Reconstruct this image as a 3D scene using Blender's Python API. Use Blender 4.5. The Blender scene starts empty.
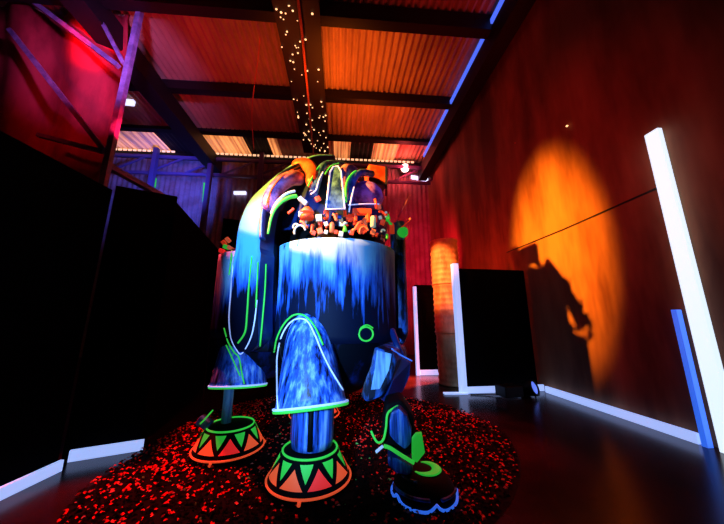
import bpy, bmesh, math, random
from mathutils import Vector, Matrix, noise
from mathutils.bvhtree import BVHTree
random.seed(7)
PI = math.pi
S = bpy.context.scene
COL = S.collection
V = Vector
D = math.radians
# ------------------------------------------------------------------ camera
F = 280.0; PITCH = math.atan(60/280.0); CAMH = 1.2; YAW = math.atan(22/280.0*math.cos(PITCH))
cd = bpy.data.cameras.new('camera'); cam = bpy.data.objects.new('camera', cd); COL.objects.link(cam)
cam.location = (0, 0, CAMH); cam.rotation_euler = (PI/2+PITCH, 0, -YAW)
cd.sensor_fit = 'HORIZONTAL'; cd.sensor_width = 36; cd.lens = 36*F/724; cd.clip_start = .02
S.camera = cam
vs = S.view_settings; vs.view_transform = 'Standard'; vs.look = 'None'; vs.gamma = 1; vs.exposure = 0

def ray(px, py):
    x = (px-362)/F; y = -(py-262)/F
    fy = math.cos(PITCH)-y*math.sin(PITCH); fz = math.sin(PITCH)+y*math.cos(PITCH)
    c, s = math.cos(YAW), math.sin(YAW)
    return V((x*c+fy*s, -x*s+fy*c, fz))
def at(px, py, Y):                       # where a sight line meets the plane at distance Y
    d = ray(px, py); t = Y/d.y
    return V((d.x*t, Y, CAMH+d.z*t))
def atg(px, py, z=0):
    d = ray(px, py); t = (z-CAMH)/d.z
    return V((d.x*t, d.y*t, z))
def atx(px, py, X):
    d = ray(px, py); t = X/d.x
    return V((X, d.y*t, CAMH+d.z*t))

# ------------------------------------------------------------------ materials
def mat(name, col, rough=.6, metal=0, emit=None, es=1.0, spec=.5):
    m = bpy.data.materials.new(name); m.use_nodes = True
    b = m.node_tree.nodes['Principled BSDF']
    b.inputs['Base Color'].default_value = (*col, 1); b.inputs['Roughness'].default_value = rough
    b.inputs['Metallic'].default_value = metal; b.inputs['Specular IOR Level'].default_value = spec
    if emit:
        b.inputs['Emission Color'].default_value = (*emit, 1); b.inputs['Emission Strength'].default_value = es
    return m
def patchy(name, ca, cb, scale=(4, 4, 4), lo=.4, hi=.6, rough=.5, detail=6, metal=0, spec=.5, bump=0, ramp_extra=None, rot=(0,0,0)):
    """two colours mixed by a stretched noise: worn metal, dry-brushed paint"""
    m = mat(name, ca, rough, metal, spec=spec); nt = m.node_tree; N = nt.nodes; L = nt.links
    b = N['Principled BSDF']
    tc = N.new('ShaderNodeTexCoord'); mp = N.new('ShaderNodeMapping'); mp.inputs['Scale'].default_value = scale
    mp.inputs['Rotation'].default_value = rot
    nz = N.new('ShaderNodeTexNoise'); nz.inputs['Scale'].default_value = 1; nz.inputs['Detail'].default_value = detail
    nz.inputs['Roughness'].default_value = .62
    rp = N.new('ShaderNodeValToRGB'); rp.color_ramp.elements[0].position = lo; rp.color_ramp.elements[1].position = hi
    rp.color_ramp.elements[0].color = (*ca, 1); rp.color_ramp.elements[1].color = (*cb, 1)
    if ramp_extra:
        for p, c in ramp_extra:
            e = rp.color_ramp.elements.new(p); e.color = (*c, 1)
    L.new(tc.outputs['Object'], mp.inputs['Vector']); L.new(mp.outputs['Vector'], nz.inputs['Vector'])
    L.new(nz.outputs['Fac'], rp.inputs['Fac']); L.new(rp.outputs['Color'], b.inputs['Base Color'])
    if bump:
        bp = N.new('ShaderNodeBump'); bp.inputs['Strength'].default_value = bump; bp.inputs['Distance'].default_value = .02
        L.new(nz.outputs['Fac'], bp.inputs['Height']); L.new(bp.outputs['Normal'], b.inputs['Normal'])
    return m
NAVY = (.0015, .004, .02)
M = {}
M['paint'] = patchy('brushed_blue_paint', (.01, .045, .35), (.33, .62, 1), (34, 34, 2.6), .34, .62, .45)
M['panelpaint'] = patchy('pale_panel_paint', (.03, .13, .7), (.3, .62, 1), (16, 16, 2.2), .30, .50, .5)
M['bluepatch'] = patchy('blue_patch_paint', NAVY, (.05, .22, .95), (9, 9, 2.2), .44, .60, .5, spec=.3)
M['hull'] = patchy('dark_hull', (.001, .002, .006), (.004, .015, .12), (7, 7, 2.5), .5, .72, .6, spec=.08)
M['black'] = mat('black_paint', (.002, .002, .003), .7, spec=.1)
M['navy'] = mat('navy_gloss', (.004, .02, .14), .35)
M['tube'] = patchy('blue_tube_paint', (.004, .03, .3), (.06, .25, .9), (12, 12, 5), .4, .65, .35)
M['lobe'] = patchy('violet_lobe_paint', (.12, .03, .2), (.42, .26, .85), (9, 9, 9), .38, .62, .4)
M['lobeo'] = patchy('lobe_orange_sheen', (.25, .03, .03), (.5, .1, .08), (10, 10, 10), .4, .62, .45)  # orange sheen of the red backlight put into the lobe colour
M['gline'] = mat('fluorescent_green_line', (.03, .5, .05), .6, emit=(.03, .52, .05), es=.75)
M['gfill'] = mat('fluorescent_green_paint', (.05, .6, .07), .6, emit=(.02, .5, .04), es=.6)
M['wline'] = mat('fluorescent_white_line', (.6, .7, 1), .6, emit=(.30, .45, 1), es=.75)
M['bline'] = mat('fluorescent_blue_line', (.1, .3, 1), .6, emit=(.03, .16, .95), es=.7)
M['oline'] = mat('fluorescent_orange_paint', (.9, .16, .04), .6, emit=(.9, .085, .025), es=.6)
M['rline'] = mat('fluorescent_red_paint', (.9, .05, .04), .6, emit=(.95, .02, .02), es=.55)
M['ored'] = mat('orange_part_paint', (.55, .06, .02), .5, emit=(1, .07, .02), es=.3)
M['opale'] = mat('pale_orange_part_paint', (.6, .16, .08), .5, emit=(1, .2, .08), es=.3)
M['owhite'] = mat('white_part_paint', (.5, .6, .65), .5, emit=(.5, .8, .75), es=.3)
M['strip'] = mat('blacklight_white_strip', (.75, .85, 1), .5, emit=(.36, .5, 1), es=.95)
M['stripb'] = mat('blacklight_bright_strip', (.85, .9, 1), .5, emit=(.68, .83, 1), es=1.15)
M['stripd'] = mat('blacklight_blue_strip', (.2, .4, 1), .5, emit=(.03, .16, 1), es=.8)
M['daylight'] = mat('daylight_gap', (.1, .2, .5), .5, emit=(.07, .16, 1), es=1.0)
M['wall'] = patchy('red_brown_wall', (.10, .035, .02), (.36, .17, .085), (1.1, 1.1, .28), .36, .66, .75, spec=.2, detail=4)
M['wallb'] = patchy('far_wall_sheet', (.22, .12, .14), (.3, .2, .25), (2, 2, 2), .4, .6, .7, spec=.2)
M['roof'] = patchy('rusty_roof_sheet', (.3, .17, .12), (.5, .3, .2), (1.3, .5, 1), .35, .65, .55, spec=.3)
M['rooflight'] = mat('translucent_roof_sheet', (.8, .6, .45), .6, emit=(1, .33, .09), es=.55)
def sheetglow():
    m = mat('translucent_roof_sheet', (.8, .6, .45), .6, emit=(1, .33, .09), es=.6); nt = m.node_tree; N = nt.nodes; L = nt.links
    tc = N.new('ShaderNodeTexCoord'); mp = N.new('ShaderNodeMapping'); mp.inputs['Scale'].default_value = (12, .25, 1)
    nz = N.new('ShaderNodeTexNoise'); nz.inputs['Scale'].default_value = 1; nz.inputs['Detail'].default_value = 2
    mr = N.new('ShaderNodeMapRange'); mr.inputs['From Min'].default_value = .35; mr.inputs['From Max'].default_value = .65; mr.inputs['To Min'].default_value = .08; mr.inputs['To Max'].default_value = 1.1
    L.new(tc.outputs['Object'], mp.inputs[0]); L.new(mp.outputs[0], nz.inputs['Vector']); L.new(nz.outputs['Fac'], mr.inputs['Value'])
    L.new(mr.outputs[0], N['Principled BSDF'].inputs['Emission Strength']); return m
M['rooflight'] = sheetglow()
M['roofdark'] = mat('dark_roof_sheet', (.012, .004, .006), .6)
M['steel'] = mat('dark_steel', (.006, .004, .006), .55, spec=.3)
M['truss'] = patchy('painted_truss_steel', (.16, .10, .24), (.32, .2, .42), (5, 5, 5), .4, .6, .4)
M['truss2'] = mat('violet_steel', (.10, .06, .2), .5)
M['tarp'] = patchy('red_tarpaulin', (.22, .012, .02), (.5, .035, .05), (1.5, 1.5, .5), .4, .6, .5, spec=.3)
M['cloth'] = mat('black_cloth', (.0015, .0012, .0018), .95, spec=.02)
M['floor'] = patchy('dark_concrete', (.012, .005, .006), (.05, .014, .018), (1.6, 1.6, 1.6), .35, .68, .22, spec=.22)
M['mat'] = mat('dark_mulch', (.006, .003, .003), .9, spec=.1)
M['chipr'] = mat('red_painted_chip', (.95, .03, .02), .8, spec=.1)
M['chipp'] = mat('pink_painted_chip', (.95, .22, .16), .7)
M['chipg'] = mat('green_painted_chip', (.1, .6, .1), .7)
M['chipd'] = mat('dark_chip', (.007, .002, .002), .9, spec=.05)
M['drum'] = patchy('rusty_orange_drum', (.42, .14, .05), (.85, .45, .22), (5, 5, 1.5), .35, .62, .55)
M['bulb'] = mat('warm_bulb', (1, .7, .5), .4, emit=(1, .5, .22), es=2.2)
M['gapglow'] = mat('eave_gap_glow', (1, .7, .5), .4, emit=(1, .55, .3), es=1.1)
M['redlamp'] = mat('red_lamp', (1, .6, .6), .4, emit=(1, .45, .4), es=6)
M['whitelamp'] = mat('white_tube', (1, 1, 1), .4, emit=(.6, .62, 1), es=1.6)
M['lens'] = mat('violet_lens', (.2, .2, .6), .2, emit=(.12, .22, 1), es=1.0)
M['lensdot'] = mat('violet_lamp_dot', (.6, .3, .8), .2, emit=(.8, .35, 1), es=2)
M['wire'] = mat('dark_wire', (.01, .004, .004), .7)
M['redwire'] = mat('rust_red_rope', (.6, .12, .06), .7)

# ------------------------------------------------------------------ mesh helpers
class MB:
    def __init__(s): s.bm = bmesh.new(); s.mats = []
    def mi(s, m):
        if m not in s.mats: s.mats.append(m)
        return s.mats.index(m)
    def face(s, vv, m, smooth=False):
        try: f = s.bm.faces.new(vv)
        except ValueError: return
        f.material_index = s.mi(m); f.smooth = smooth
    def box(s, c, size, m, rz=0, R=None):
        R = R or Matrix.Rotation(rz, 3, 'Z'); c = V(c)
        vs_ = [s.bm.verts.new(c+R@V((x*size[0]/2, y*size[1]/2, z*size[2]/2))) for x in (-1, 1) for y in (-1, 1) for z in (-1, 1)]
        for q in ((0,1,3,2),(4,6,7,5),(0,4,5,1),(2,3,7,6),(0,2,6,4),(1,5,7,3)): s.face([vs_[i] for i in q], m)
        return s
    def bar(s, a, b, w, h, m, up=V((0, 0, 1))):
        a, b = V(a), V(b); d = (b-a); L = d.length; d.normalize()
        if abs(d.dot(up)) > .98: up = V((0, 1, 0))
        x = d.cross(up).normalized(); y = x.cross(d).normalized()
        R = Matrix((x, d, y)).transposed()
        return s.box((a+b)/2, (w, L, h), m, R=R)
    def sweep(s, pts, r, m, n=10, flat=1.0, nrm=None, taper=None, closed=False, cap=True):
        """a round or flattened tube through points; nrm = direction of the flattened axis"""
        pts = [V(p) for p in pts]; rings = []; N_ = len(pts); last = None
        for i, p in enumerate(pts):
            if closed: t = pts[(i+1) % N_]-pts[i-1]
            else: t = pts[min(i+1, N_-1)]-pts[max(i-1, 0)]
            t.normalize()
            k = V(nrm(i)) if callable(nrm) else (V(nrm) if nrm is not None else (last if last else (V((0, 0, 1)) if abs(t.z) < .9 else V((0, 1, 0)))))
            y = (k-t*k.dot(t))
            if y.length < 1e-4: y = V((1, 0, 0)).cross(t)
            y.normalize(); x = t.cross(y); last = y
            rr = r*(taper(i/(N_-1)) if taper else 1)
            rings.append([s.bm.verts.new(p+x*math.cos(a)*rr+y*math.sin(a)*rr*flat) for a in [2*PI*j/n for j in range(n)]])
        for i in range(N_ if closed else N_-1):
            A, B = rings[i], rings[(i+1) % N_]
            for j in range(n): s.face([A[j], A[(j+1) % n], B[(j+1) % n], B[j]], m, True)
        if cap and not closed:
            s.face(rings[0][::-1], m); s.face(rings[-1], m)
        return s
    def lathe(s, c, prof, m, n=40, a0=0, a1=2*PI, axis=None, cap=True, sx=1, sy=1, mfun=None, smooth=True):
        c = V(c); R = Matrix.Identity(3)
        if axis is not None: R = V((0, 0, 1)).rotation_difference(V(axis)).to_matrix()
        full = abs(a1-a0-2*PI) < 1e-6; k = n if full else n+1
        rings = []
        for r, z in prof:
            rings.append([s.bm.verts.new(c+R@V((math.cos(a)*r*sx, math.sin(a)*r*sy, z))) for a in [a0+(a1-a0)*j/n for j in range(k)]])
        for i in range(len(prof)-1):
            for j in range(n):
                q = [rings[i][j], rings[i][(j+1) % k], rings[i+1][(j+1) % k], rings[i+1][j]]
                s.face(q, mfun(i, j) if mfun else m, smooth)
        if cap:
            if prof[0][0] > 1e-4: s.face(rings[0][::-1], m)
            if prof[-1][0] > 1e-4: s.face(rings[-1], m)
        return s
    def prism(s, pts, d, m, mside=None):
        """closed polygon (3D points) extruded by the vector d"""
        a = [s.bm.verts.new(V(p)) for p in pts]; b = [s.bm.verts.new(V(p)+V(d)) for p in pts]
        s.face(a, m); s.face(b[::-1], mside or m)
        for i in range(len(a)): s.face([a[i], b[i], b[(i+1) % len(a)], a[(i+1) % len(a)]], mside or m)
        return s
    def build(s, name, parent=None, bevel=0, sub=0, loc=None, seg=2):
        bmesh.ops.remove_doubles(s.bm, verts=s.bm.verts, dist=1e-5)
        bmesh.ops.recalc_face_normals(s.bm, faces=s.bm.faces)
        me = bpy.data.meshes.new(name); s.bm.to_mesh(me); s.bm.free()
        for m in s.mats: me.materials.append(M[m])
        o = bpy.data.objects.new(name, me); COL.objects.link(o)
        if bevel:
            md = o.modifiers.new('bevel', 'BEVEL'); md.width = bevel; md.segments = seg; md.limit_method = 'ANGLE'; md.angle_limit = .6
        if sub:
            md = o.modifiers.new('sub', 'SUBSURF'); md.levels = sub; md.render_levels = sub
        if parent: o.parent = parent; o.matrix_parent_inverse = Matrix.Translation(-V(parent.location))
        return o
def tag(o, label, cat, group=None):
    o['label'] = label; o['category'] = cat
    if group: o['group'] = group
    return o
def thing(name, label, cat, loc, group=None):
    o = bpy.data.objects.new(name, None); COL.objects.link(o); o.location = loc
    o.empty_display_size = .1
    return tag(o, label, cat, group)
def struct(mb, name, **k):
    o = mb.build(name, **k); o['kind'] = 'structure'; return o
def smoothpath(pts, k=6):
    P = [V(p) for p in pts]; out = []
    for i in range(len(P)-1):
        p0 = P[max(i-1, 0)]; p1 = P[i]; p2 = P[i+1]; p3 = P[min(i+2, len(P)-1)]
        for j in range(k):
            t = j/k
            out.append(.5*((2*p1)+(p2-p0)*t+(2*p0-5*p1+4*p2-p3)*t*t+(3*p1-p0-3*p2+p3)*t**3))
    out.append(P[-1]); return out

# ================================================================== SETTING
WX = 3.7; RZ = 8.0; FY = 10.9
mb = MB(); mb.box((-3, 6, -.05), (13.6, 15, .1), 'floor'); struct(mb, 'floor')
mb = MB(); mb.box((WX+.06, 4.7, 3.75), (.12, 12.4, 7.5), 'wall'); struct(mb, 'wall_right')
def corr(p0, du, nper, per, amp, dv, nrm, m, mfun=None, seg=6):
    b = MB(); n = nper*seg; du = V(du).normalized(); nrm = V(nrm)
    A = []; B = []
    for i in range(n+1):
        p = V(p0)+du*per*i/seg+nrm*amp*math.sin(2*PI*i/seg)
        A.append(b.bm.verts.new(p)); B.append(b.bm.verts.new(p+V(dv)))
    for i in range(n): b.face([A[i], A[i+1], B[i+1], B[i]], mfun(i) if mfun else m, True)
    return b
# back wall of upright corrugated sheet
struct(corr((-9.6, FY, 0), (1, 0, 0), 67, .2, .03, (0, 0, RZ-.05), (0, 1, 0), 'wallb'), 'wall_back')
mb = MB(); mb.box((-9.7, 5, 4), (.12, 12.5, 8), 'wallb'); struct(mb, 'wall_left')
# roof of corrugated sheets running away from the camera; the far row has translucent sheets
struct(corr((-9.6, -1, RZ), (1, 0, 0), 80, .166, .05, (0, 10.25, 0), (0, 0, 1), 'roof'), 'ceiling')
bands = [(-9.6, -6.9, 'rooflight'), (-6.9, -5.2, 'roofdark'), (-5.2, -3.75, 'rooflight'), (-3.75, -2.85, 'roofdark'), (-2.85, -2.5, 'rooflight'), (-2.5, -.35, 'roof'), (-.35, .3, 'rooflight'), (.3, 1.2, 'roofdark'), (1.2, 2.2, 'rooflight'), (2.2, 3.7, 'roof')]
nw = 0; nc = 0
for x0, x1, m in bands:
    n = round((x1-x0)/.166); b = corr((x0, 9.3, RZ-.03), (1, 0, 0), n, (x1-x0)/n, .03, (0, 1.55, 0), (0, 0, 1), m)
    if m == 'rooflight': nw += 1; struct(b, 'window_%d' % nw)
    else: nc += 1; struct(b, 'trim_%d' % nc)
tn = nc
def trim(b, **k):
    global tn
    tn += 1; return struct(b, 'trim_%d' % tn, **k)
for y, h in ((4.85, .42), (7.2, .27), (9.25, .12)):                       # purlins across the roof
    trim(MB().box((-2.9, y, RZ-.06-h/2), (13.2, .22, h), 'steel'))
for x, w in ((3.42, .34), (-5.15, .45)):                                # eaves beams along the roof
    trim(MB().box((x, 4.8, RZ-.62), (w, 12, .5), 'steel'))
trim(MB().box((-2.9, 10.6, RZ-.32), (13.2, .18, .22), 'steel'))
trim(MB().box((-1.0, 5.2, RZ-.48), (.95, 9, .03), 'roofdark'))          # dark ridge board that carries the bulbs
# slots of daylight between roof and eaves beams
def tube_light(a, b, w, h, m, label, cat='light', name='light_strip'):
    if cat == 'pipe': name = 'steel_pipe'
    return tag(MB().bar(a, b, w, h, m).build(name), label, cat)
tube_light((3.28, 3.2, RZ-.26), (3.28, 9.9, RZ-.26), .1, .12, 'daylight', 'long thin blue light line under the right edge of the roof')
tube_light(at(157, 84, 7.2), at(187, 121, 8.8), .06, .06, 'truss', 'pale violet steel pipe under the roof left of centre', 'pipe')
tube_light(at(411, 177, 10.86), at(433, 181, 10.86), .06, .16, 'whitelamp', 'pale blue light bar high on the far wall beside the red lamp')
tube_light(at(234, 193, 10.8), at(246, 193, 10.8), .1, .12, 'whitelamp', 'short white tube light behind the left shoulder of the robot')
tube_light(at(124, 102, 8.0), at(134, 103, 8.0), .1, .16, 'whitelamp', 'small white tube light beside the tall violet truss post')
# dotted daylight through the sheet ends, imitated by glowing tabs on a rail
for k, (x0, x1) in enumerate(((-9.2, -6.6), (-5.35, 3.1))):
    x = x0; o = bpy.data.objects.new('eave_daylight', None); COL.objects.link(o); o.location = (x0, 10.48, RZ-.22)
    MB().bar((x0, 10.48, RZ-.22), (x1, 10.48, RZ-.22), .03, .03, 'steel').build('rail', o)
    bulb = MB().box((x0, 10.45, RZ-.22), (.12, .03, .07), 'gapglow').build('bulb', o); x += .18  # glowing tab for a daylight gap, not a lamp
    while x < x1:
        c = bulb.copy(); COL.objects.link(c); c.parent = o; c.matrix_parent_inverse = bulb.matrix_parent_inverse.copy(); c.location.x = x-x0; x += .18
    tag(o, ('short' if k == 0 else 'long')+' dotted line of warm daylight gaps along the far eave, '+('left of the dark eaves beam' if k == 0 else 'running above the robot'), 'lights')
# girder near the far wall
g = thing('roof_girder', 'dark violet lattice girder in front of the far wall below the dotted daylight', 'girder', (-3, 10.3, 0))
for z, nm in ((7.45, 'top_chord'), (6.75, 'bottom_chord')): MB().bar((-9, 10.3, z), (3.6, 10.3, z), .1, .1, 'truss2').build(nm, g)
for i in range(10):
    x = -8.8+i*1.35
    MB().bar((x, 10.3, 6.75), (x+1.35, 10.3, 7.45) if i % 2 else (x+1.2, 10.3, 7.4), .06, .06, 'truss2').build('brace', g)
for px in (156, 212, 262): 
    p = at(px, 165, 10.25); tag(MB().bar((p.x, 10.15, 0.0), (p.x, 10.15, 7.7), .16, .16, 'truss2').build('steel_column'),
        {156: 'thin violet steel column left of the green light stick pair', 212: 'violet steel column right of the longer green light stick', 262: 'slim violet steel column just left of the robot hood'}[px], 'column', 'columns by the far wall')
for px, y0, y1, lab in ((155, 178, 187, 'shorter green light stick on the far wall, left one'), (205, 183, 202, 'longer green light stick on the far wall, nearer the robot')):
    tag(MB().bar(at(px, y0, 10.84), at(px-1, y1, 10.84), .09, .07, 'gline').build('light_stick'), lab, 'light', 'green light sticks')
# ---- steel truss tower at the left
T = thing('steel_truss', 'violet lit steel truss tower at the upper left', 'truss', (-4.3, 5, 0))
MB().bar((-4.32, 5, 0), (-4.3, 5, 7.85), .10, .10, 'truss').build('post', T)
for a, b_, w, nm in (((20, -8), (118, 66), .09, 'brace'), ((88, -5), (124, 64), .07, 'brace'), ((10, 30), (104, 150), .08, 'brace'), ((38, 135), (104, 152), .07, 'rail')):
    MB().bar(at(*a, 5), at(*b_, 5), w, w, 'truss').build(nm, T)
MB().bar(at(106, 165, 5), at(162, 196, 6.2), .12, .1, 'truss').build('rail', T)
# red tarpaulin behind the truss
b = MB(); rows = []
for j in range(13):
    z = 3.0+(7.8-3.0)*j/12
    rows.append([b.bm.verts.new((-9.0+4.2*i/24, 5.25+.12*math.sin(i*.9)*(.4+j/14)+.35*math.sin(j*.26), z-.12*math.sin(i*.5))) for i in range(25)])
for j in range(12):
    for i in range(24): b.face([rows[j][i], rows[j][i+1], rows[j+1][i+1], rows[j+1][i]], 'tarp', True)
o = b.build('tarpaulin'); md = o.modifiers.new('solid', 'SOLIDIFY'); md.thickness = .02
tag(o, 'red lit tarpaulin hanging behind the truss tower at upper left', 'tarpaulin')

# ---- black cloth partition panels with white strips
def panel(p0, p1, h, label, strips=(), th=.05, name='partition_panel'):
    p0, p1 = V((*p0, 0)), V((*p1, 0)); t = thing(name, label, 'panel', (p0+p1)/2, None)
    MB().bar(p0+V((0, 0, h/2)), p1+V((0, 0, h/2)), th, h, 'cloth').build('cloth', t)
    for a, b_, w, d, m, nm in strips: MB().bar(a, b_, w, d, m, up=(V((0, 0, 1)) if abs((V(b_)-V(a)).z) < .5 else V((p1-p0).normalized()))).build(nm, t)
    return t
panel((-2.55, 1.2), (-2.42, 2.9), 2.55, 'black cloth partition at the far left edge with a white foot strip',
      [((-2.37, 1.9, .04), (-2.28, 2.80, .04), .03, .085, 'strip', 'foot_strip')])
panel((-2.46, 3.02), (-1.95, 3.25), 2.65, 'black cloth partition at left whose white foot strip ends at the round chip bed',
      [((-2.36, 2.96, .045), (-1.87, 3.16, .045), .03, .09, 'strip', 'foot_strip')])
panel((-2.0, 3.3), (-2.45, 5.6), 2.6, 'black cloth partition running back from the second one behind the robot at left')
panel((-2.45, 5.7), (-.3, 6.4), 3.3, 'black cloth partition furthest back at left, behind the robot')
panel((1.83, 6.8), (2.9, 6.85), 2.1, 'black cloth partition furthest back on the right, beyond the drum stack, with thin white post',
      [((1.81, 6.73, 0), (1.81, 6.73, 2.05), .075, .07, 'strip', 'post'), ((1.86, 6.72, .06), (2.6, 6.74, .06), .04, .11, 'strip', 'foot_strip')])
panel((2.17, 5.12), (3.62, 5.24), 2.2, 'black cloth partition to the right of the drum stack with white post and foot strip',
      [((2.13, 5.02, 0), (2.13, 5.02, 2.27), .11, .1, 'strip', 'post'), ((2.2, 5.03, .05), (3.66, 5.12, .05), .04, .1, 'strip', 'foot_strip'), ((1.78, 5.0, .015), (2.18, 4.98, .015), .1, .02, 'strip', 'base_plate')])
tag(MB().bar((3.62, 5.0, .05), (3.62, 2.86, .05), .04, .1, 'strip').build('floor_strip'), 'long white glowing strip on the floor along the right wall', 'strip')
tag(MB().bar((3.62, 2.8, 0), (3.62, 2.8, 1.33), .06, .05, 'stripd').build('blue_post'), 'short blue glowing post just left of the tall white post', 'post')
tag(MB().bar((3.62, 2.62, 0), (3.62, 2.62, 3.38), .06, .145, 'stripb', up=V((0, 1, 0))).build('white_post', bevel=.006), 'tall bright white glowing post standing at the right edge by the wall', 'post')
# seam wire on the right wall
tag(MB().sweep([(3.69, 2.7, 2.74), (3.69, 4.2, 2.71), (3.69, 5.8, 2.72)], .012, 'wire', 6).build('cable'), 'dark cable stretched across the orange lit right wall', 'cable')
for px, py, lab in ((567, 126, 'tiny bright wall lamp above the orange glow on the right wall'), (515, 143, 'tiny dim wall lamp left of the brighter one on the right wall')):
    p = atx(px, py, 3.66); tag(MB().lathe(p, [(0, -.02), (.02, 0), (0, .02)], 'bulb' if px > 540 else 'redwire', 8).build('wall_lamp'), lab, 'lamp')
# ---- cables and string lights under the roof
L_ = thing('string_lights', 'rope of tiny warm bulbs along the dark ridge board of the roof', 'lights', (-1, 5, RZ-.5))
MB().sweep([(-.9, 1, RZ-.56), (-.93, 5, RZ-.6), (-1.1, 9.6, RZ-.62)], .03, 'redwire', 6).build('rope', L_)
for i in range(84):
    y = random.uniform(4.0, 9.6); x = -1.0+random.uniform(-.46, .46)
    r = random.uniform(.009, .02)*(1+.07*y)
    MB().lathe((x, y, RZ-.52), [(0, -r), (r, 0), (0, r)], 'bulb', 6).build('bulb', L_)
tag(MB().sweep(smoothpath([at(262, -5, 5), at(259, 50, 6), at(252, 110, 7.5), at(254, 150, 9)]), .014, 'redwire', 6).build('cable'), 'thin reddish cable hanging from the roof left of the bulb rope', 'cable')
# red stage lamp
p = at(405, 168, 10.4)
t = thing('stage_lamp', 'glaring red lamp high at the far wall right of the robot dome', 'lamp', p)
MB().lathe(p, [(0, -.18), (.13, -.12), (.18, .0), (.13, .12), (0, .18)], 'redlamp', 16).build('bulb', t)
MB().lathe(p+V((0, .2, 0)), [(.03, -.12), (.10, -.1), (.13, .03), (.1, .1), (0, .12)], 'steel', 16).build('housing', t)
MB().bar(p+V((0, .12, .1)), p+V((0, .2, .28)), .05, .05, 'steel').build('bracket', t)
# ---- drum stack
DX, DY = 2.26, 5.75
prof = [(0, 0), (.27, 0), (.30, .015), (.30, .03), (.285, .045)]
for k in range(7):
    z = .08+k*.115; prof += [(.283, z), (.297, z+.03), (.297, z+.045), (.283, z+.075)]
prof += [(.285, .935), (.30, .95), (.30, .965), (.275, .972), (.27, .955), (0, .955)]
for k, lab in enumerate(('lowest and darkest of three stacked rusty ribbed drums', 'middle one of three stacked rusty orange ribbed drums', 'topmost of three stacked rusty orange ribbed drums')):
    t = thing('oil_drum', lab, 'drum', (DX-.015*k, DY, k*.975+.002), 'stacked rusty drums')
    b = MB().lathe((DX-.015*k, DY, k*.975+.002), prof, 'drum', 36); b.build('body', t)
    MB().lathe((DX-.015*k+.12, DY-.1, k*.975+.955), [(0, 0), (.035, 0), (.035, .015), (0, .018)], 'steel', 12).build('bung', t)
# ---- floor uplighter
fx = atg(521, 396); fx = V((fx.x, 4.75, 0))
t = thing('floor_spotlight', 'small black floor spotlight with violet lens by the right wall strip', 'light', fx)
MB().box(fx+V((-.22, 0, .1)), (.34, .26, .17), 'steel', rz=.15).build('housing', t, bevel=.015)
MB().lathe(fx+V((.12, 0, .12)), [(0, -.13), (.11, -.13), (.12, .05), (.13, .11), (.10, .11)], 'steel', 20, axis=(.5, -.75, .3), cap=False).build('barrel', t)
MB().lathe(fx+V((.12, 0, .12))+V((.5, -.75, .3)).normalized()*.09, [(.1, 0), (.06, .02), (0, .03)], 'lens', 20, axis=(.5, -.75, .3)).build('lens', t)
MB().sweep([fx+V((.22, 0, 0)), fx+V((.25, 0, .12)), fx+V((.2, .02, .22)), fx+V((.02, .02, .24))], .012, 'steel', 6).build('bracket', t)
MB().sweep([fx+V((-.36, .05, .02)), fx+V((-.6, .12, .012)), fx+V((-.8, .18, .012))], .01, 'wire', 6).build('power_cord', t)

# ================================================================== chip bed
BC = V((-.05, 3.35, 0)); BR0 = 1.8
def BRa(a): return BR0+.27*math.exp(-((a-D(216))/D(24))**2)+.06*math.sin(3*a+1)
BR = BR0
b = MB(); rings = []
for i in range(17):
    fr = 1.0 if i == 0 else 1-(i/16)**.9
    rings.append([b.bm.verts.new((BC.x+math.cos(2*PI*j/64)*fr*BRa(2*PI*j/64), BC.y+math.sin(2*PI*j/64)*fr*BRa(2*PI*j/64), (.002 if i == 0 else .025+.008*noise.noise(V((fr*6, j*.7, 1)))))) for j in range(64)])
for i in range(16):
    for j in range(64): b.face([rings[i][j], rings[i][(j+1) % 64], rings[i+1][(j+1) % 64], rings[i+1][j]], 'mat', True)
tag(b.build('chip_bed'), 'round bed of dark mulch under the robot', 'mulch')
b = MB()
for i in range(15000):
    a = random.random()*2*PI; rr = (BRa(a)-.02)*math.sqrt(random.random())
    x = BC.x+rr*math.cos(a); y = BC.y+rr*math.sin(a)
    if y < 1.35 or y > 5.2: continue
    d = noise.fractal(V((x*2.2, y*2.2, 3.1)), .8, 2, 3)
    pr = .10+.30*max(0, d+.05)+(.25 if x < -1.0 else 0)+(.1 if x > .75 else 0)
    u = random.random()
    m = 'chipr' if u < pr else ('chipp' if u < pr*1.2 else ('chipg' if u > .993 else 'chipd'))
    sz = random.uniform(.006, .017)*(1.3 if m == 'chipd' else 1)
    R = Matrix.Rotation(random.random()*6.28, 3, 'Z') @ Matrix.Rotation(random.uniform(-.6, .6), 3, 'X')
    c = V((x, y, .034+random.random()*.012))
    q = [b.bm.verts.new(c+R@V(v)) for v in ((-sz, -sz*.6, 0), (sz, -sz*.5, 0), (sz*.7, sz*.6, 0), (-sz*.6, sz*.5, 0), (0, 0, sz*.7))]
    for f in ((0, 1, 4), (1, 2, 4), (2, 3, 4), (3, 0, 4), (3, 2, 1, 0)): b.face([q[k] for k in f], m)
o = b.build('bark_chips'); o['label'] = 'loose bark chips splashed with glowing red paint under the robot'; o['category'] = 'chips'; o['kind'] = 'stuff'

# ================================================================== ROBOT
RC = V((-.1, 3.1, 0))
RB = thing('walking_robot', 'large painted sculpture of a domed walking robot glowing blue, green and orange', 'robot', RC)
def part(mb_, name, parent=RB, **k):
    o = mb_.build(name, None, **k)
    o.parent = parent
    o.matrix_parent_inverse = Matrix.Translation(-V(RB.location)) if parent is RB else Matrix.Identity(4)
    return o
FC = V((-.05, 3.06, 0))              # axis of the front drum
LC = V((-.9, 3.25, 0))              # axis of the side drum
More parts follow.
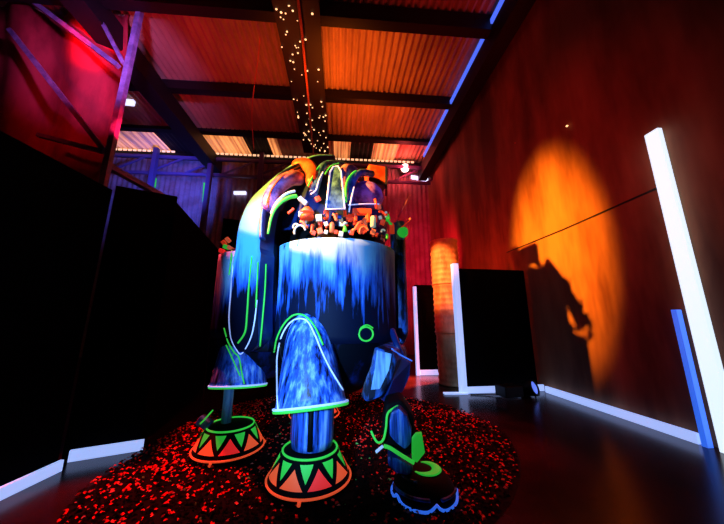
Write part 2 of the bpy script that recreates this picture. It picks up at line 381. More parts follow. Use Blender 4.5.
# hull: front drum + side drum, tapering to a keel
def hull():
    b = MB()
    b.lathe(FC, [(0, .52), (.28, .55), (.42, .66), (.54, .86), (.60, 1.1), (.615, 1.4), (.615, 1.92), (.56, 1.95), (.50, 1.9), (0, 1.9)], 'hull', 56)
    return b
body = part(hull(), 'body')
b = MB(); b.lathe(LC, [(0, .60), (.25, .64), (.36, .8), (.43, 1.05), (.44, 1.3), (.44, 1.92), (.40, 1.95), (.36, 1.9), (0, 1.9)], 'hull', 40)
sidebody = part(b, 'side_body')
# pale front panel wrapped round the front drum, ragged at its foot through the paint
def curved(c, r, a0, a1, z0, z1, th, m, n=28, rows=10):
    b = MB(); k = n
    def rad(z): return r(z) if callable(r) else r
    G = {}
    for s_ in (0, 1):
        for i in range(rows+1):
            z = z0+(z1-z0)*i/rows
            for j in range(k+1):
                a = a0+(a1-a0)*j/k
                G[s_, i, j] = b.bm.verts.new((c.x+math.cos(a)*(rad(z)+s_*th), c.y+math.sin(a)*(rad(z)+s_*th), z))
    for i in range(rows):
        for j in range(k):
            for s_ in (0, 1): b.face([G[s_, i, j], G[s_, i, j+1], G[s_, i+1, j+1], G[s_, i+1, j]], m, True)
    for j in range(k):
        for i in (0, rows): b.face([G[0, i, j], G[0, i, j+1], G[1, i, j+1], G[1, i, j]], m)
    for i in range(rows):
        for j in (0, k): b.face([G[0, i, j], G[0, i+1, j], G[1, i+1, j], G[1, i, j]], m)
    return b
# brushed paint: strokes thin out and turn darker below the upper third of the panel
def fringe(name, z_mid, z_w, hi, lo, sc=(26, 26, 2.4)):
    m = mat(name, lo, .6, spec=.08); nt = m.node_tree; N = nt.nodes; L = nt.links; bs = N['Principled BSDF']
    tc = N.new('ShaderNodeTexCoord'); sp = N.new('ShaderNodeSeparateXYZ'); mp = N.new('ShaderNodeMapping'); mp.inputs['Scale'].default_value = sc
    nz = N.new('ShaderNodeTexNoise'); nz.inputs['Scale'].default_value = 1; nz.inputs['Detail'].default_value = 5; nz.inputs['Roughness'].default_value = .6
    L.new(tc.outputs['Object'], sp.inputs[0]); L.new(tc.outputs['Object'], mp.inputs[0]); L.new(mp.outputs[0], nz.inputs['Vector'])
    mr = N.new('ShaderNodeMapRange'); mr.inputs['From Min'].default_value = z_mid-z_w; mr.inputs['From Max'].default_value = z_mid+z_w
    mr.inputs['To Min'].default_value = -.55; mr.inputs['To Max'].default_value = .55
    ad = N.new('ShaderNodeMath'); ad.operation = 'ADD'; L.new(sp.outputs['Z'], mr.inputs['Value']); L.new(mr.outputs[0], ad.inputs[0])
    m2 = N.new('ShaderNodeMapping'); m2.inputs['Scale'].default_value = (7, 7, 1.6); n2 = N.new('ShaderNodeTexNoise'); n2.inputs['Scale'].default_value = 1; n2.inputs['Detail'].default_value = 3
    L.new(tc.outputs['Object'], m2.inputs[0]); L.new(m2.outputs[0], n2.inputs['Vector'])
    mx = N.new('ShaderNodeMix'); mx.data_type = 'FLOAT'; mx.inputs[0].default_value = .55; L.new(nz.outputs['Fac'], mx.inputs[2]); L.new(n2.outputs['Fac'], mx.inputs[3])
    gn = N.new('ShaderNodeMath'); gn.operation = 'MULTIPLY_ADD'; gn.inputs[1].default_value = 2.2; gn.inputs[2].default_value = -.6; L.new(mx.outputs[0], gn.inputs[0]); L.new(gn.outputs[0], ad.inputs[1])
    rp = N.new('ShaderNodeValToRGB'); rp.color_ramp.elements[0].position = .30; rp.color_ramp.elements[1].position = .80
    rp.color_ramp.elements[0].color = (*lo, 1); rp.color_ramp.elements[1].color = (*hi, 1)
    e = rp.color_ramp.elements.new(.5); e.color = (.03, .14, .75, 1)
    L.new(ad.outputs[0], rp.inputs['Fac']); L.new(rp.outputs['Color'], bs.inputs['Base Color']); return m
M['front'] = fringe('front_panel_brushed', 1.52, .56, (.24, .60, 1), NAVY)
M['pylonp'] = fringe('hood_band_brushed', 1.62, .3, (.09, .42, .95), NAVY)
M['sidep'] = fringe('side_panel_brushed', 1.4, .4, (.34, .62, 1), NAVY)
part(curved(FC, .615, D(-158), D(-14), 1.02, 1.94, .03, 'front', 40, 14), 'front_panel')
part(curved(LC, .44, D(150), D(262), 1.05, 1.9, .025, 'sidep', 20, 10), 'side_panel')
# right flank column
fc = at(403, 300, 2.98); b = MB()
b.lathe((fc.x-.03, 3.02, 0), [(0, .95), (.05, 1.0), (.085, 1.1), (.085, 2.22), (.07, 2.3), (0, 2.32)], 'bluepatch', 20); part(b, 'side_column')
part(MB().box((fc.x-.02, 2.93, 2.2), (.1, .05, .22), 'paint'), 'column_cap', bevel=.02)

# hood shell behind the ribs
b = MB()
def hoodshell():
    b = MB(); c = V((-.12, 3.22, 2.12)); n = 40; rows = 12; R = []
    for i in range(rows+1):
        ph = PI/2*i/rows
        R.append([b.bm.verts.new(c+V((math.cos(2*PI*j/n)*math.cos(ph)*.62*(1+.05*math.cos(10*2*PI*j/n)), math.sin(2*PI*j/n)*math.cos(ph)*.62*(1+.05*math.cos(10*2*PI*j/n)), math.sin(ph)*.86))) for j in range(n)])
    for i in range(rows):
        for j in range(n): b.face([R[i][j], R[i][(j+1) % n], R[i+1][(j+1) % n], R[i+1][j]], 'navy', True)
    b.face(R[0][::-1], 'navy'); return b
part(hoodshell(), 'hood_shell')
part(MB().lathe((-.12, 3.2, 1.88), [(.55, 0), (.5, .1), (.52, .3), (0, .3)], 'black', 40), 'collar')

def tubepath(pts, r, m, name, flat=1, n=12, nrm=None, taper=None, parent=RB, k=6):
    P_ = smoothpath([at(*p) for p in pts], k)
    return part(MB().sweep(P_, r, m, n, flat=flat, nrm=nrm, taper=taper), name, parent)
rnd = lambda lo=.35: (lambda t: max(lo, math.sqrt(max(0, 1-(2*t-1)**8))))
# hood band: wide pale blue arch from the left flank over the crown
bandp = [(243, 352, 2.62), (242, 325, 2.57), (243, 290, 2.54), (245, 255, 2.52), (249, 222, 2.55), (257, 200, 2.63), (271, 184, 2.74), (288, 169, 2.88), (308, 157, 3.05), (330, 156, 3.3)]
P_ = smoothpath([at(*p) for p in bandp], 6); PN = len(P_)
b = MB()
rings = []
for i, p in enumerate(P_):
    t = (P_[min(i+1, PN-1)]-P_[max(i-1, 0)]).normalized()
    u = i/(PN-1)
    out = V((-.45, -.85, 0)).lerp(V((-.35, -.55, .75)), min(1, max(0, (u-.4)/.4))); out = (out-t*out.dot(t)).normalized(); sd = t.cross(out)
    w = .145 if u < .45 else .145+(.085-.145)*(u-.45)/.55
    w *= math.sin(min(1, u/.10+.25)*PI/2)
    w *= 1.12 if u < .35 else 1
    d = .20
    prof_ = [(-w, -d), (-w, -.02), (-w*.8, 0), (w*.8, 0), (w, -.02), (w, -d)]
    rings.append([b.bm.verts.new(p+sd*x+out*y) for x, y in prof_])
for i in range(PN-1):
    for j in range(6):
        b.face([rings[i][j], rings[i][(j+1) % 6], rings[i+1][(j+1) % 6], rings[i+1][j]], 'pylonp' if j in (1, 2, 3) else 'navy', j in (1, 3))
b.face(rings[0][::-1], 'navy'); b.face(rings[-1], 'navy')
band = part(b, 'hood_band')
# pylon web filling the flank behind the green lines
b = MB()
b.prism([at(*p) for p in ((236, 352, 2.74), (232, 320, 2.72), (234, 260, 2.70), (240, 215, 2.72), (262, 196, 2.72), (272, 215, 2.66), (274, 300, 2.66), (268, 352, 2.70))], (.12, .3, 0), 'hull')
web = part(b, 'flank_panel', bevel=.01)

# ribs and lobes of the hood
tubepath([(267, 212, 2.50), (272, 196, 2.50), (281, 184, 2.52), (293, 178, 2.58), (303, 180, 2.66)], .075, 'lobe', 'hood_lobe', taper=rnd())
tubepath([(262, 240, 2.50), (263, 215, 2.49), (268, 196, 2.49), (279, 178, 2.56), (294, 168, 2.68), (306, 164, 2.8)], .03, 'navy', 'hood_rib')
tubepath([(294, 166, 2.84), (306, 165, 2.74), (313, 173, 2.62), (312, 186, 2.53)], .072, 'lobeo', 'hood_lobe', taper=rnd())
tubepath([(345, 166, 3.0), (331, 164, 2.82), (322, 168, 2.66), (317, 182, 2.54), (313, 194, 2.47)], .042, 'tube', 'hood_rib')
tubepath([(356, 172, 2.9), (346, 170, 2.72), (343, 184, 2.56), (344, 203, 2.47)], .06, 'lobe', 'hood_lobe', taper=rnd())
tubepath([(372, 174, 2.95), (360, 173, 2.78), (352, 182, 2.6), (349, 202, 2.48)], .04, 'tube', 'hood_rib')
g_ = at(366, 199, 2.78)
part(MB().lathe(g_, [(0, -.12), (.15, -.09), (.19, 0), (.17, .09), (.12, .15), (.05, .19), (0, .195)], 'lobe', 28, sy=.9), 'hood_lobe')
part(MB().lathe((.12, 3.35, 2.3), [(.45, -.1), (.46, .15), (.40, .32), (.25, .44), (0, .48)], 'navy', 30), 'hood_back')
part(MB().box(at(375, 180, 3.35), (.26, .3, .26), 'lobeo', rz=.2), 'vent_box', bevel=.02)
part(MB().bar(at(386, 167, 3.2), at(386, 196, 3.2), .02, .02, 'navy'), 'vent_post')
# window in the hood
wp = [at(330, 172, 2.55), at(333, 167, 2.6), at(338, 166, 2.6), at(341, 171, 2.55), at(345, 209, 2.36), at(326, 209, 2.36)]
part(MB().prism(wp, (0, .06, .01), 'tube'), 'hood_window')
part(MB().sweep(wp, .008, 'wline', 6, closed=True), 'window_frame')
tubepath([(348, 205, 2.44), (364, 204, 2.46), (379, 204, 2.53)], .006, 'wline', 'hood_trim', n=6)
# green and white outlines on the hood
def line(pts, m, r=.008, name=None, parent=RB): return tubepath(pts, r, m, name or {'g': 'green_outline', 'w': 'white_outline', 'o': 'orange_outline', 'b': 'blue_outline', 'r': 'red_outline'}[m[0]], n=6, parent=parent)
tubepath([(268, 234, 2.40), (272, 215, 2.38), (279, 204, 2.38), (288, 198, 2.40), (297, 196, 2.44)], .024, 'gfill', 'green_outline', flat=.6, n=8, taper=lambda t: .4+.6*t)
tubepath([(271, 214, 2.40), (277, 202, 2.40), (286, 194, 2.42), (295, 191, 2.46)], .012, 'wline', 'white_outline', n=8)
line([(266, 206, 2.41), (271, 190, 2.42), (282, 176, 2.46), (293, 170, 2.58)], 'oline', .007)
line([(308, 186, 2.45), (314, 174, 2.52), (319, 167, 2.6), (328, 161, 2.74)], 'gline', .008)
line([(311, 194, 2.40), (316, 190, 2.42), (319, 180, 2.46), (323, 172, 2.52)], 'wline', .007)
line([(325, 174, 2.5), (331, 166, 2.6), (339, 163, 2.7)], 'gline', .006)
line([(346, 202, 2.42), (346, 186, 2.46), (350, 176, 2.58), (356, 171, 2.7)], 'gline', .011)
line([(349, 212, 2.40), (351, 200, 2.42), (354, 187, 2.5)], 'wline', .007)
part(MB().box(at(303, 201, 2.38), (.1, .04, .045), 'paint', R=Matrix.Rotation(.7, 3, 'Y')), 'lamp_pod', bevel=.01)
part(MB().box(at(318, 199, 2.36), (.05, .03, .05), 'ored', R=Matrix.Rotation(-.5, 3, 'Y')), 'sensor_pod', bevel=.01)
part(MB().box(at(291, 211, 2.36), (.02, .02, .07), 'ored', R=Matrix.Rotation(.8, 3, 'Y')), 'sensor_pod', bevel=.004)

# machinery in the open collar above the front panel
def gear(c, r, m, ax, name='gear'):
    b = MB(); n = 10; pr = []
    R = V((0, 0, 1)).rotation_difference(V(ax)).to_matrix()
    for i in range(n*4):
        a = 2*PI*i/(n*4); rr = r*(1 if i % 4 < 2 else .8); pr.append(V(c)+R@V((rr*math.cos(a), rr*math.sin(a), -.012)))
    b.prism(pr, R@V((0, 0, .024)), m); part(b, name)
mach = [ # kind, px, py, Y, size, material
 ('dome', 307, 213, 2.50, .055, 'opale'), ('band', 307, 217, 2.49, .06, 'ored'), ('arch', 300, 230, 2.42, .05, 'owhite'),
 ('pipe', 304, 224, 2.42, .05, 'opale'), ('pipe', 312, 229, 2.41, .05, 'ored'), ('box', 320, 231, 2.41, .03, 'opale'), ('box', 314, 233, 2.41, .022, 'ored'),
 ('box', 319, 218, 2.46, .035, 'owhite'), ('box', 326, 224, 2.44, .022, 'owhite'), ('box', 326, 232, 2.41, .02, 'owhite'), ('cyl', 332, 227, 2.42, .028, 'opale'),
 ('pipe', 335, 217, 2.44, .045, 'opale'), ('pipe', 327, 215, 2.46, .03, 'ored'), ('cone', 345, 229, 2.42, .03, 'gfill'), ('box', 341, 234, 2.40, .025, 'owhite'),
 ('pipe', 344, 224, 2.42, .03, 'owhite'), ('big', 362, 212, 2.46, .09, 'ored'), ('pipe', 357, 226, 2.42, .07, 'opale'), ('gear', 362, 229, 2.42, .05, 'ored'),
 ('arch', 364, 230, 2.40, .04, 'opale'), ('cyl', 373, 221, 2.44, .032, 'owhite'), ('box', 373, 232, 2.44, .028, 'opale'), ('pipe', 376, 204, 2.52, .06, 'ored'),
 ('box', 379, 207, 2.55, .025, 'opale'), ('pipe', 383, 213, 2.58, .05, 'ored'), ('cyl', 392, 228, 2.66, .032, 'ored'), ('cone', 388, 217, 2.6, .03, 'gfill'),
 ('pipe', 389, 222, 2.6, .04, 'gfill'), ('cyl', 386, 214, 2.6, .018, 'owhite'), ('cyl', 387, 236, 2.6, .014, 'gfill'), ('box', 336, 232, 2.42, .02, 'ored'),
 ('gear', 350, 218, 2.5, .04, 'ored'), ('box', 352, 233, 2.42, .022, 'ored'), ('box', 367, 217, 2.44, .02, 'opale')]
for i in range(34):
    px = random.uniform(296, 384); py = random.uniform(212, 236)
    mach.append((random.choice(['pipe', 'pipe', 'box', 'cyl', 'arch']), px, py, 2.47+random.uniform(0, .12)+(.12 if px > 372 else 0), random.uniform(.016, .032), random.choice(['ored', 'ored', 'opale', 'ored', 'tube', 'navy', 'black', 'owhite'])))
for kd, px, py, Y, s_, m in mach:
    c = at(px, py, Y); b = MB()
    if kd == 'box': part(b.box(c, (s_*1.6, s_, s_*1.8), m, R=Matrix.Rotation(random.uniform(-.4, .4), 3, 'Y')), 'junction_box', bevel=.004)
    elif kd == 'cyl': part(b.lathe(c, [(0, -s_*1.8), (s_*.8, -s_*1.8), (s_*.8, s_), (s_*.5, s_*1.5), (0, s_*1.7)], m, 14), 'canister')
    elif kd == 'dome': part(b.lathe(c, [(s_*1.2, 0), (s_*1.2, .01), (s_, .03), (s_*.6, .055), (0, .065)], m, 18), 'cap')
    elif kd == 'band': part(b.lathe(c, [(0, -.02), (s_, -.02), (s_*1.1, 0), (s_, .02), (0, .02)], m, 18), 'collar_ring')
    elif kd == 'arch': part(b.sweep([c+V((math.cos(a)*s_, 0, math.sin(a)*s_*1.3-.02)) for a in [PI*i/10+.3 for i in range(11)]], .009, m, 6), 'hose')
    elif kd == 'pipe':
        a = random.uniform(.3, 2.8); part(b.sweep([c+V((math.cos(a)*s_*t, 0, math.sin(a)*s_*t+.01*math.sin(5*t))) for t in (-1, -.4, .3, 1)], .013, m, 8), 'pipe')
    elif kd == 'cone': part(b.lathe(c, [(0, -s_), (s_*.8, -s_*.6), (s_*.3, s_), (0, s_)], m, 10), 'nozzle')
    elif kd == 'gear': gear(c, s_, m, (.1, -1, .1))
    elif kd == 'big':
        b.box(c, (s_*2, .06, s_*.62), m); b.box(c+V((-.06, -.01, -.06)), (.03, .05, .08), m); b.box(c+V((.06, -.01, -.06)), (.03, .05, .08), m)
        part(b, 'engine_block', bevel=.008)
part(MB().lathe(at(403, 232, 2.75), [(0, -.05), (.055, -.03), (.06, .0), (.03, .05), (0, .055)], 'gfill', 10, axis=(.3, -.8, .3)), 'green_knob')
part(MB().sweep([at(398, 217, 2.8), at(410, 196, 2.8)], .006, 'lobe', 6), 'antenna')
part(MB().sweep([at(400, 229, 2.74), at(410, 220, 2.74)], .007, 'ored', 6), 'antenna')
part(MB().lathe(at(410, 219, 2.74), [(0, -.015), (.015, 0), (0, .015)], 'opale', 8), 'antenna_tip')
for px, py, m in ((224, 243, 'ored'), (228, 240, 'opale'), (222, 251, 'rline'), (230, 248, 'opale'), (226, 247, 'gfill'), (227, 254, 'ored')):
    part(MB().box(at(px, py, 2.92), (.05, .05, .04), m, R=Matrix.Rotation(random.random(), 3, 'Y')), 'junction_box', bevel=.006)

# ---- legs
def shroud(top, bot, rt, rb, name, m='paint', a=1.0):
    top, bot = V(top), V(bot); ax = (bot-top); L = ax.length
    pr = []
    for i in range(15):
        t = i/14; r = rt+(rb-rt)*t
        if t < .35: r *= math.sqrt(max(.0, 1-((.35-t)/.35)**2))*1.0
        pr.append((r, L*t))
    pr += [(rb*.93, L), (rb*.9, L*.9), (0, L*.88)]
    b = MB(); b.lathe(top, pr, m, 40, axis=ax, cap=False); return part(b, name), top, bot
fl = V((-.21, 2.40, 0))
M['shroudp'] = patchy('leg_shroud_brushed', (.001, .003, .02), (.38, .62, 1), (24, 24, 1.5), .36, .68, .45, ramp_extra=[(.52, (.03, .14, .8))])
sh1, _, _ = shroud((-.285, 2.58, 1.31), (-.215, 2.42, .56), .16, .275, 'leg_shroud', 'shroudp')
sh2, _, _ = shroud((-.99, 3.10, 1.18), (-.98, 3.02, .60), .18, .26, 'leg_shroud', 'shroudp')
def foot(c, r=.29, h=.235, name='foot'):
    c = V(c); n = 20
    pr = [(0, 0.03), (r, .03), (r*1.05, .05), (r*1.0, .075), (r*.72, h*.98), (r*.66, h), (0, h)]
    b = MB(); b.lathe(c, pr, 'black', 60)
    z0, z1 = .085, h*.93; r0, r1 = r*.99, r*.735
    def pt(a, t, o=.006): rr = r0+(r1-r0)*t+o; return c+V((math.cos(a)*rr, math.sin(a)*rr, z0+(z1-z0)*t))
    def tri(a, b1, c1, m):   # curved triangle of strips
        K = 6; prev = None
        for i in range(K+1):
            t = i/K; l = (a[0]+(c1[0]-a[0])*t, a[1]+(c1[1]-a[1])*t); rgt = (b1[0]+(c1[0]-b1[0])*t, b1[1]+(c1[1]-b1[1])*t)
            row = [b.bm.verts.new(pt(l[0]+(rgt[0]-l[0])*s_, l[1]+(rgt[1]-l[1])*s_, .006)) for s_ in (0, .25, .5, .75, 1)]
            if prev:
                for k in range(4): b.face([prev[k], prev[k+1], row[k+1], row[k]], m, True)
            prev = row
    nt_ = 9; st = 2*PI/nt_
    for i in range(nt_):
        a = -PI/2+st*(i+.5)
        tri((a-st*.42, .04), (a+st*.42, .04), (a, .80), 'oline' if i % 3 else 'rline')
        g_ = a+st*.5
        tri((g_-st*.30, .98), (g_+st*.30, .98), (g_, .28), 'gfill')
    o = part(b, name)
    part(MB().sweep([c+V((math.cos(2*PI*k/48)*r*1.06, math.sin(2*PI*k/48)*r*1.06, .055)) for k in range(48)], .008, 'oline', 6, closed=True), 'orange_rim', o)
    part(MB().sweep([c+V((math.cos(2*PI*k/40)*r*.70, math.sin(2*PI*k/40)*r*.70, h+.003)) for k in range(40)], .008, 'gline', 6, closed=True), 'green_rim', o)
    for k in range(3):
        a = -PI/2-.1+k*2.1; q = c+V((math.cos(a)*r*1.02, math.sin(a)*r*1.02, .05))
        part(MB().sweep([q, q+V((math.cos(a)*.03, math.sin(a)*.03, -.048+.03))], .012, 'oline', 6), 'toe_pin', o)
    part(MB().lathe(c, [(0, .0), (r*.6, .0), (r*.6, .04), (0, .04)], 'black', 30), 'sole', o)
    return o
foot(fl+V((0, 0, .03))); foot(V((-1.0, 2.96, .03)))
fb = V((-.30, 3.85, .03)); foot(fb, name='foot')
part(MB().lathe((fb.x, fb.y, 0), [(.14, .28), (.16, .6), (.2, .8)], 'hull', 24), 'leg_column')
b = MB(); b.lathe((-.2, 2.42, 0), [(.155, .28), (.165, .34), (.165, .62), (.2, .7)], 'shroudp', 32); part(b, 'leg_column')
b = MB(); b.sweep([(-.2+.0, 2.255, .30), (-.2, 2.255, .64)], .02, 'black', 8); part(b, 'column_groove')
b = MB(); b.lathe((-1.05, 2.97, 0), [(.045, .28), (.045, .62)], 'paint', 18); part(b, 'leg_column')
part(MB().box(at(205, 422, 2.9), (.12, .1, .08), 'bluepatch', R=Matrix.Rotation(.5, 3, 'Y')), 'ankle_block', bevel=.015)
line([(200, 424, 2.84), (205, 419, 2.84), (213, 410, 2.84)], 'gline', .007)
# dim green and orange spare foot pad behind
# right hip box with pale face
b = MB(); hip = [(374, 347, 2.35), (393, 352, 2.35), (396, 362, 2.35), (391, 380, 2.35), (381, 397, 2.35), (366, 403, 2.35), (360, 397, 2.35), (363, 384, 2.35), (370, 366, 2.35)]
hb = part(b.prism([at(*p) for p in hip], (.2, .42, .02), 'bluepatch', 'bluepatch'), 'hip_joint', bevel=.02)
part(MB().prism([at(*p) for p in ((377, 350, 2.335), (392, 354, 2.335), (389, 370, 2.335), (380, 389, 2.335), (371, 390, 2.335), (375, 368, 2.335))], (0, .012, 0), 'paint'), 'hip_plate', hb, bevel=.003)
part(MB().prism([at(*p) for p in ((391, 352, 2.42), (411, 362, 2.60), (410, 376, 2.60), (403, 392, 2.6), (384, 402, 2.42), (392, 380, 2.40))], (-.05, .2, 0), 'navy'), 'hip_side', hb, bevel=.01)
line([(392, 349, 2.34), (399, 354, 2.48), (412, 361, 2.58)], 'bline', .006); 
tubepath([(392, 330, 2.7), (397, 345, 2.6), (402, 356, 2.58)], .03, 'navy', 'hose')
# green eye ring on the body
# shin
line([(398, 406, 2.22), (388, 413, 2.2), (386, 428, 2.18), (383, 440, 2.16), (377, 442, 2.18), (371, 431, 2.22)], 'gline', .008)
b = MB(); part(b.prism([at(*p) for p in ((391, 412, 2.16), (399, 408, 2.16), (407, 416, 2.16), (412, 431, 2.16), (411, 445, 2.16), (405, 451, 2.16), (396, 444, 2.16), (389, 436, 2.16), (389, 422, 2.16))], (.04, .17, .02), 'shroudp', 'navy'), 'shin', bevel=.02)
part(MB().prism([at(*p) for p in ((386, 404, 2.24), (402, 400, 2.24), (414, 418, 2.22), (416, 446, 2.2), (407, 462, 2.2), (384, 450, 2.2), (382, 425, 2.22))], (.03, .2, .02), 'black'), 'shin_guard', bevel=.02)
part(MB().prism([at(*p) for p in ((387, 456, 2.1), (397, 458, 2.1), (412, 466, 2.1), (414, 472, 2.1), (408, 477, 2.1), (396, 474, 2.1), (388, 467, 2.1))], (.03, .15, .03), 'shroudp', 'navy'), 'ankle_guard', bevel=.02)
line([(384, 446, 2.1), (390, 448, 2.08), (401, 455, 2.07), (414, 463, 2.06)], 'gline', .012)
line([(376, 452, 2.09), (383, 446, 2.09)], 'wline', .009)
part(MB().prism([at(*p) for p in ((412, 440, 2.06), (416, 435, 2.06), (422, 434, 2.06), (425, 453, 2.06), (417, 463, 2.06), (412, 460, 2.06))], (.01, .05, 0), 'gfill'), 'green_plate', bevel=.004)
tubepath([(404, 470, 2.16), (414, 478, 2.17), (426, 488, 2.18)], .035, 'black', 'ankle_tube')
# right foot: low dark dome with scalloped blue edge
rc = V((.60, 2.2, .032)); b = MB()
b.lathe(rc, [(0, .0), (.205, .0), (.215, .025), (.205, .07), (.16, .13), (.115, .155), (0, .16)], 'black', 48); rfo = part(b, 'foot')
pp = []
for k in range(72):
    a = 2*PI*k/72; s_ = abs(math.sin(a*2.5+.6)); pp.append(rc+V((math.cos(a)*.222, math.sin(a)*.222, .012+.045*(1-s_)**3)))
part(MB().sweep(pp, .009, 'bline', 6, closed=True), 'blue_rim', rfo)
part(MB().sweep([rc+V((.01+math.cos(a)*.085, math.sin(a)*.085, .160)) for a in [D(-150)+D(240)*i/24 for i in range(25)]], .034, 'gfill', 8, flat=.3, nrm=(0, 0, 1), taper=lambda t: math.sin(PI*min(.98, max(.04, t)))**.6), 'green_crescent', rfo)
for r0_, z_, a0_, a1_ in ((.215, .075, -175, -95), (.16, .14, -165, -120), (.215, .07, -75, -25)):
    part(MB().sweep([rc+V((math.cos(a)*r0_, math.sin(a)*r0_, z_)) for a in [D(a0_)+D(a1_-a0_)*i/12 for i in range(13)]], .010, 'bluepatch', 6), 'blue_stroke', rfo)
part(MB().sweep([rc+V((-.10, -.02, .13)), rc+V((-.115, 0, .23))], .010, 'wline', 6), 'ankle_pin', rfo)

# ---- painted lines that follow the hull surfaces
bpy.context.view_layer.update()
def bvh(objs):
    vv = []; ff = []
    for o in objs:
        k = len(vv); vv += [o.matrix_world@v.co for v in o.data.vertices]; ff += [[k+i for i in p.vertices] for p in o.data.polygons]
    return BVHTree.FromPolygons(vv, ff)
surf = [o for o in RB.children if o.name.split('.')[0] in ('body', 'side_body', 'front_panel', 'side_panel', 'hood_band', 'flank_panel', 'leg_shroud')]
BV = bvh(surf)
def onsurf(px, py, off=.006):
    d = ray(px, py).normalized(); h = BV.ray_cast(V((0, 0, CAMH)), d)
    return (h[0]-d*off) if h[0] else None
def paintline(pts, m, r=.006, name=None, closed=False, k=8):
    q = smoothpath([(x, y, 0) for x, y in pts], k); out = []; lastd = None
    for p in q:
        s_ = onsurf(p.x, p.y)
        if s_ is None: continue
        if out and (s_-out[-1]).length > .15: s_ = out[-1]+(s_-out[-1])*.35
        out.append(s_)
    if len(out) > 2: part(MB().sweep(out, r, m, 6, closed=closed), name or {'g': 'green_outline', 'w': 'white_outline', 'b': 'blue_outline'}[m[0]])
paintline([(236, 232), (234, 255), (231, 290), (229, 318), (231, 338), (236, 349), (241, 354), (247, 346), (252, 334), (255, 318), (257, 300)], 'wline', .0055)
paintline([(233, 236), (231, 260), (229, 275)], 'gline', .007)
paintline([(252, 256), (249, 285), (247, 315), (245, 332), (238, 343)], 'gline', .008)
paintline([(258, 262), (257, 285), (256, 308)], 'gline', .007)
paintline([(266, 264), (265, 290), (262, 325), (260, 346)], 'gline', .007)
paintline([(224, 328), (228, 342), (234, 352), (239, 358), (242, 374), (246, 392)], 'gline', .006)
paintline([(226, 345), (233, 360), (240, 376)], 'gline', .005)
paintline([(278, 412), (277, 385), (277, 358), (281, 338), (288, 325), (297, 319), (307, 321), (315, 335), (322, 352), (331, 370), (343, 390)], 'wline', .007)
paintline([(274, 352), (277, 338), (284, 324), (294, 315), (305, 316), (315, 327), (323, 345)], 'gline', .008)
cyc = [(366+7*math.cos(a), 334+7*math.sin(a)) for a in [D(-150)+D(330)*i/12 for i in range(13)]]
paintline(cyc, 'gline', .008, 'eye_ring', k=3)
paintline([(359, 335), (361, 328), (367, 325), (373, 328)], 'gline', .006)
# skirt rims
def rim(top, bot, r, m, rad, name, dz=0, a0=0, a1=360):
    ax = (V(bot)-V(top)).normalized(); R = V((0, 0, 1)).rotation_difference(ax).to_matrix()
    n = 48; part(MB().sweep([V(bot)+ax*dz+R@V((math.cos(D(a0+(a1-a0)*k/n))*r, math.sin(D(a0+(a1-a0)*k/n))*r, 0)) for k in range(n+(0 if a1-a0 == 360 else 1))], rad, m, 6, closed=(a1-a0 == 360)), name)
rim((-.285, 2.58, 1.31), (-.215, 2.42, .56), .288, 'wline', .009, 'white_rim')
rim((-.285, 2.58, 1.31), (-.215, 2.42, .56), .284, 'gline', .011, 'green_rim', .018)
rim((-.99, 3.10, 1.18), (-.98, 3.02, .60), .262, 'wline', .008, 'white_rim')
rim((-.99, 3.10, 1.18), (-.98, 3.02, .60), .258, 'gline', .009, 'green_rim', .014)
# ================================================================== LIGHTS
w = bpy.data.worlds.new('world'); S.world = w; w.use_nodes = True
w.node_tree.nodes['Background'].inputs[0].default_value = (.02, .02, .05, 1); w.node_tree.nodes['Background'].inputs[1].default_value = .02
def spot(name, loc, tgt, col, e, ang, blend=.5, size=.05):
    l = bpy.data.lights.new(name, 'SPOT'); l.color = col; l.energy = e; l.spot_size = D(ang); l.spot_blend = blend; l.shadow_soft_size = size
    o = bpy.data.objects.new(name, l); COL.objects.link(o); o.location = loc
    o.rotation_euler = (V(tgt)-V(loc)).to_track_quat('-Z', 'Y').to_euler(); return o
def point(name, loc, col, e, size=.1):
    l = bpy.data.lights.new(name, 'POINT'); l.color = col; l.energy = e; l.shadow_soft_size = size
    o = bpy.data.objects.new(name, l); COL.objects.link(o); o.location = loc; return o
BLUE = (.22, .52, 1)
spot('blacklight_key', (-1.5, .15, 2.6), (-.4, 2.7, 1.75), BLUE, 800, 34, .8, .06)
spot('blacklight_low', (-.7, .2, 1.2), (-.15, 2.5, .85), BLUE, 520, 46, .9, .08)
o = spot('orange_wall_spot', (-8.0, -1.3, 4.4), (3.7, 4.5, 2.3), (1, .28, .012), 52000, 19.5, .75, .1); o.scale = (.5, 1, 1)
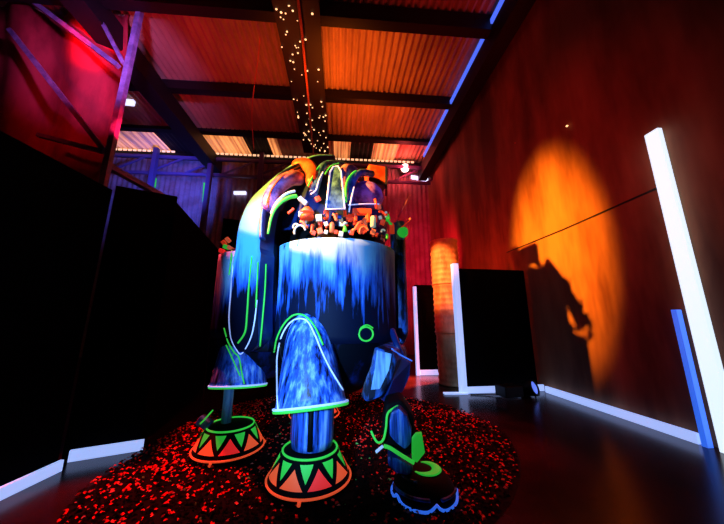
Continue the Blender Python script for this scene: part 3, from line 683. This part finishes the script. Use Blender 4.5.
spot('red_wall_wash', (-8.0, -1.0, 4.5), (3.7, 5.2, 2.8), (1, .02, .015), 2400, 32, 1, .2)
spot('roof_uplight', (-1.3, 5.8, 5.8), (-1.4, 6.2, 8), (1, .12, .012), 100, 140, 1, .1)
spot('roof_uplight', (-.2, 6.0, 5.7), (.3, 6.4, 8), (1, .17, .012), 370, 104, 1, .1)
spot('roof_uplight', (.8, 8.2, 6.2), (1.2, 8.4, 8), (1, .12, .012), 140, 140, 1, .1)
spot('roof_red', (-4.2, 5.0, 4.6), (-4.2, 6.4, 8), (1, .01, .06), 260, 110, 1, .2)
spot('dome_violet_fill', (1.3, .3, 2.7), (.25, 2.7, 2.45), (.55, .25, 1), 70, 18, .8, .05)  # added violet fill for the dome, no fixture of its own
spot('roof_red', (2.8, 4.6, 4.4), (2.4, 5.4, 8), (1, .02, .015), 110, 100, 1, .2)
point('stage_lamp_glow', at(405, 168, 10.1), (1, .06, .06), 60, .1)
spot('far_wall_red', (2.2, 7.4, 3.2), (3.2, 10.9, 3.6), (1, .01, .05), 650, 110, .9, .2)
spot('tarp_red', (-5.2, 3.6, 6.0), at(84, 44, 5.2), (1, .004, .03), 500, 34, 1, .1)
spot('tarp_red', (-6.0, 3.0, 5.0), at(60, 100, 5.2), (1, .006, .03), 60, 70, 1, .1)
spot('far_violet', (-5.5, 8.0, 5.6), (-6.8, 10.9, 6.4), (.08, .13, 1), 700, 90, .8, .2)
spot('truss_violet', (-3.2, 3.0, 5.6), (-4.6, 5, 6.4), (.6, .22, 1), 600, 60, .8, .1)
spot('bed_red_fill', (-2.4, 3.6, 5.5), (-1.35, 2.75, 0), (1, .03, .03), 2600, 28, .9, .1)  # added red spots stand in for the fluorescence of the splashed chips
spot('bed_red_fill', (2.6, 4.6, 4.5), (1.0, 3.2, 0), (1, .03, .03), 900, 34, .9, .1)
spot('floor_orange', (2.6, 6.3, 3.4), (1.6, 5.7, 0), (1, .10, .03), 9000, 40, .8, .1)
spot('drum_orange', (.4, 3.9, 3.4), (2.3, 5.8, 2.0), (1, .24, .05), 1500, 28, .6, .05)
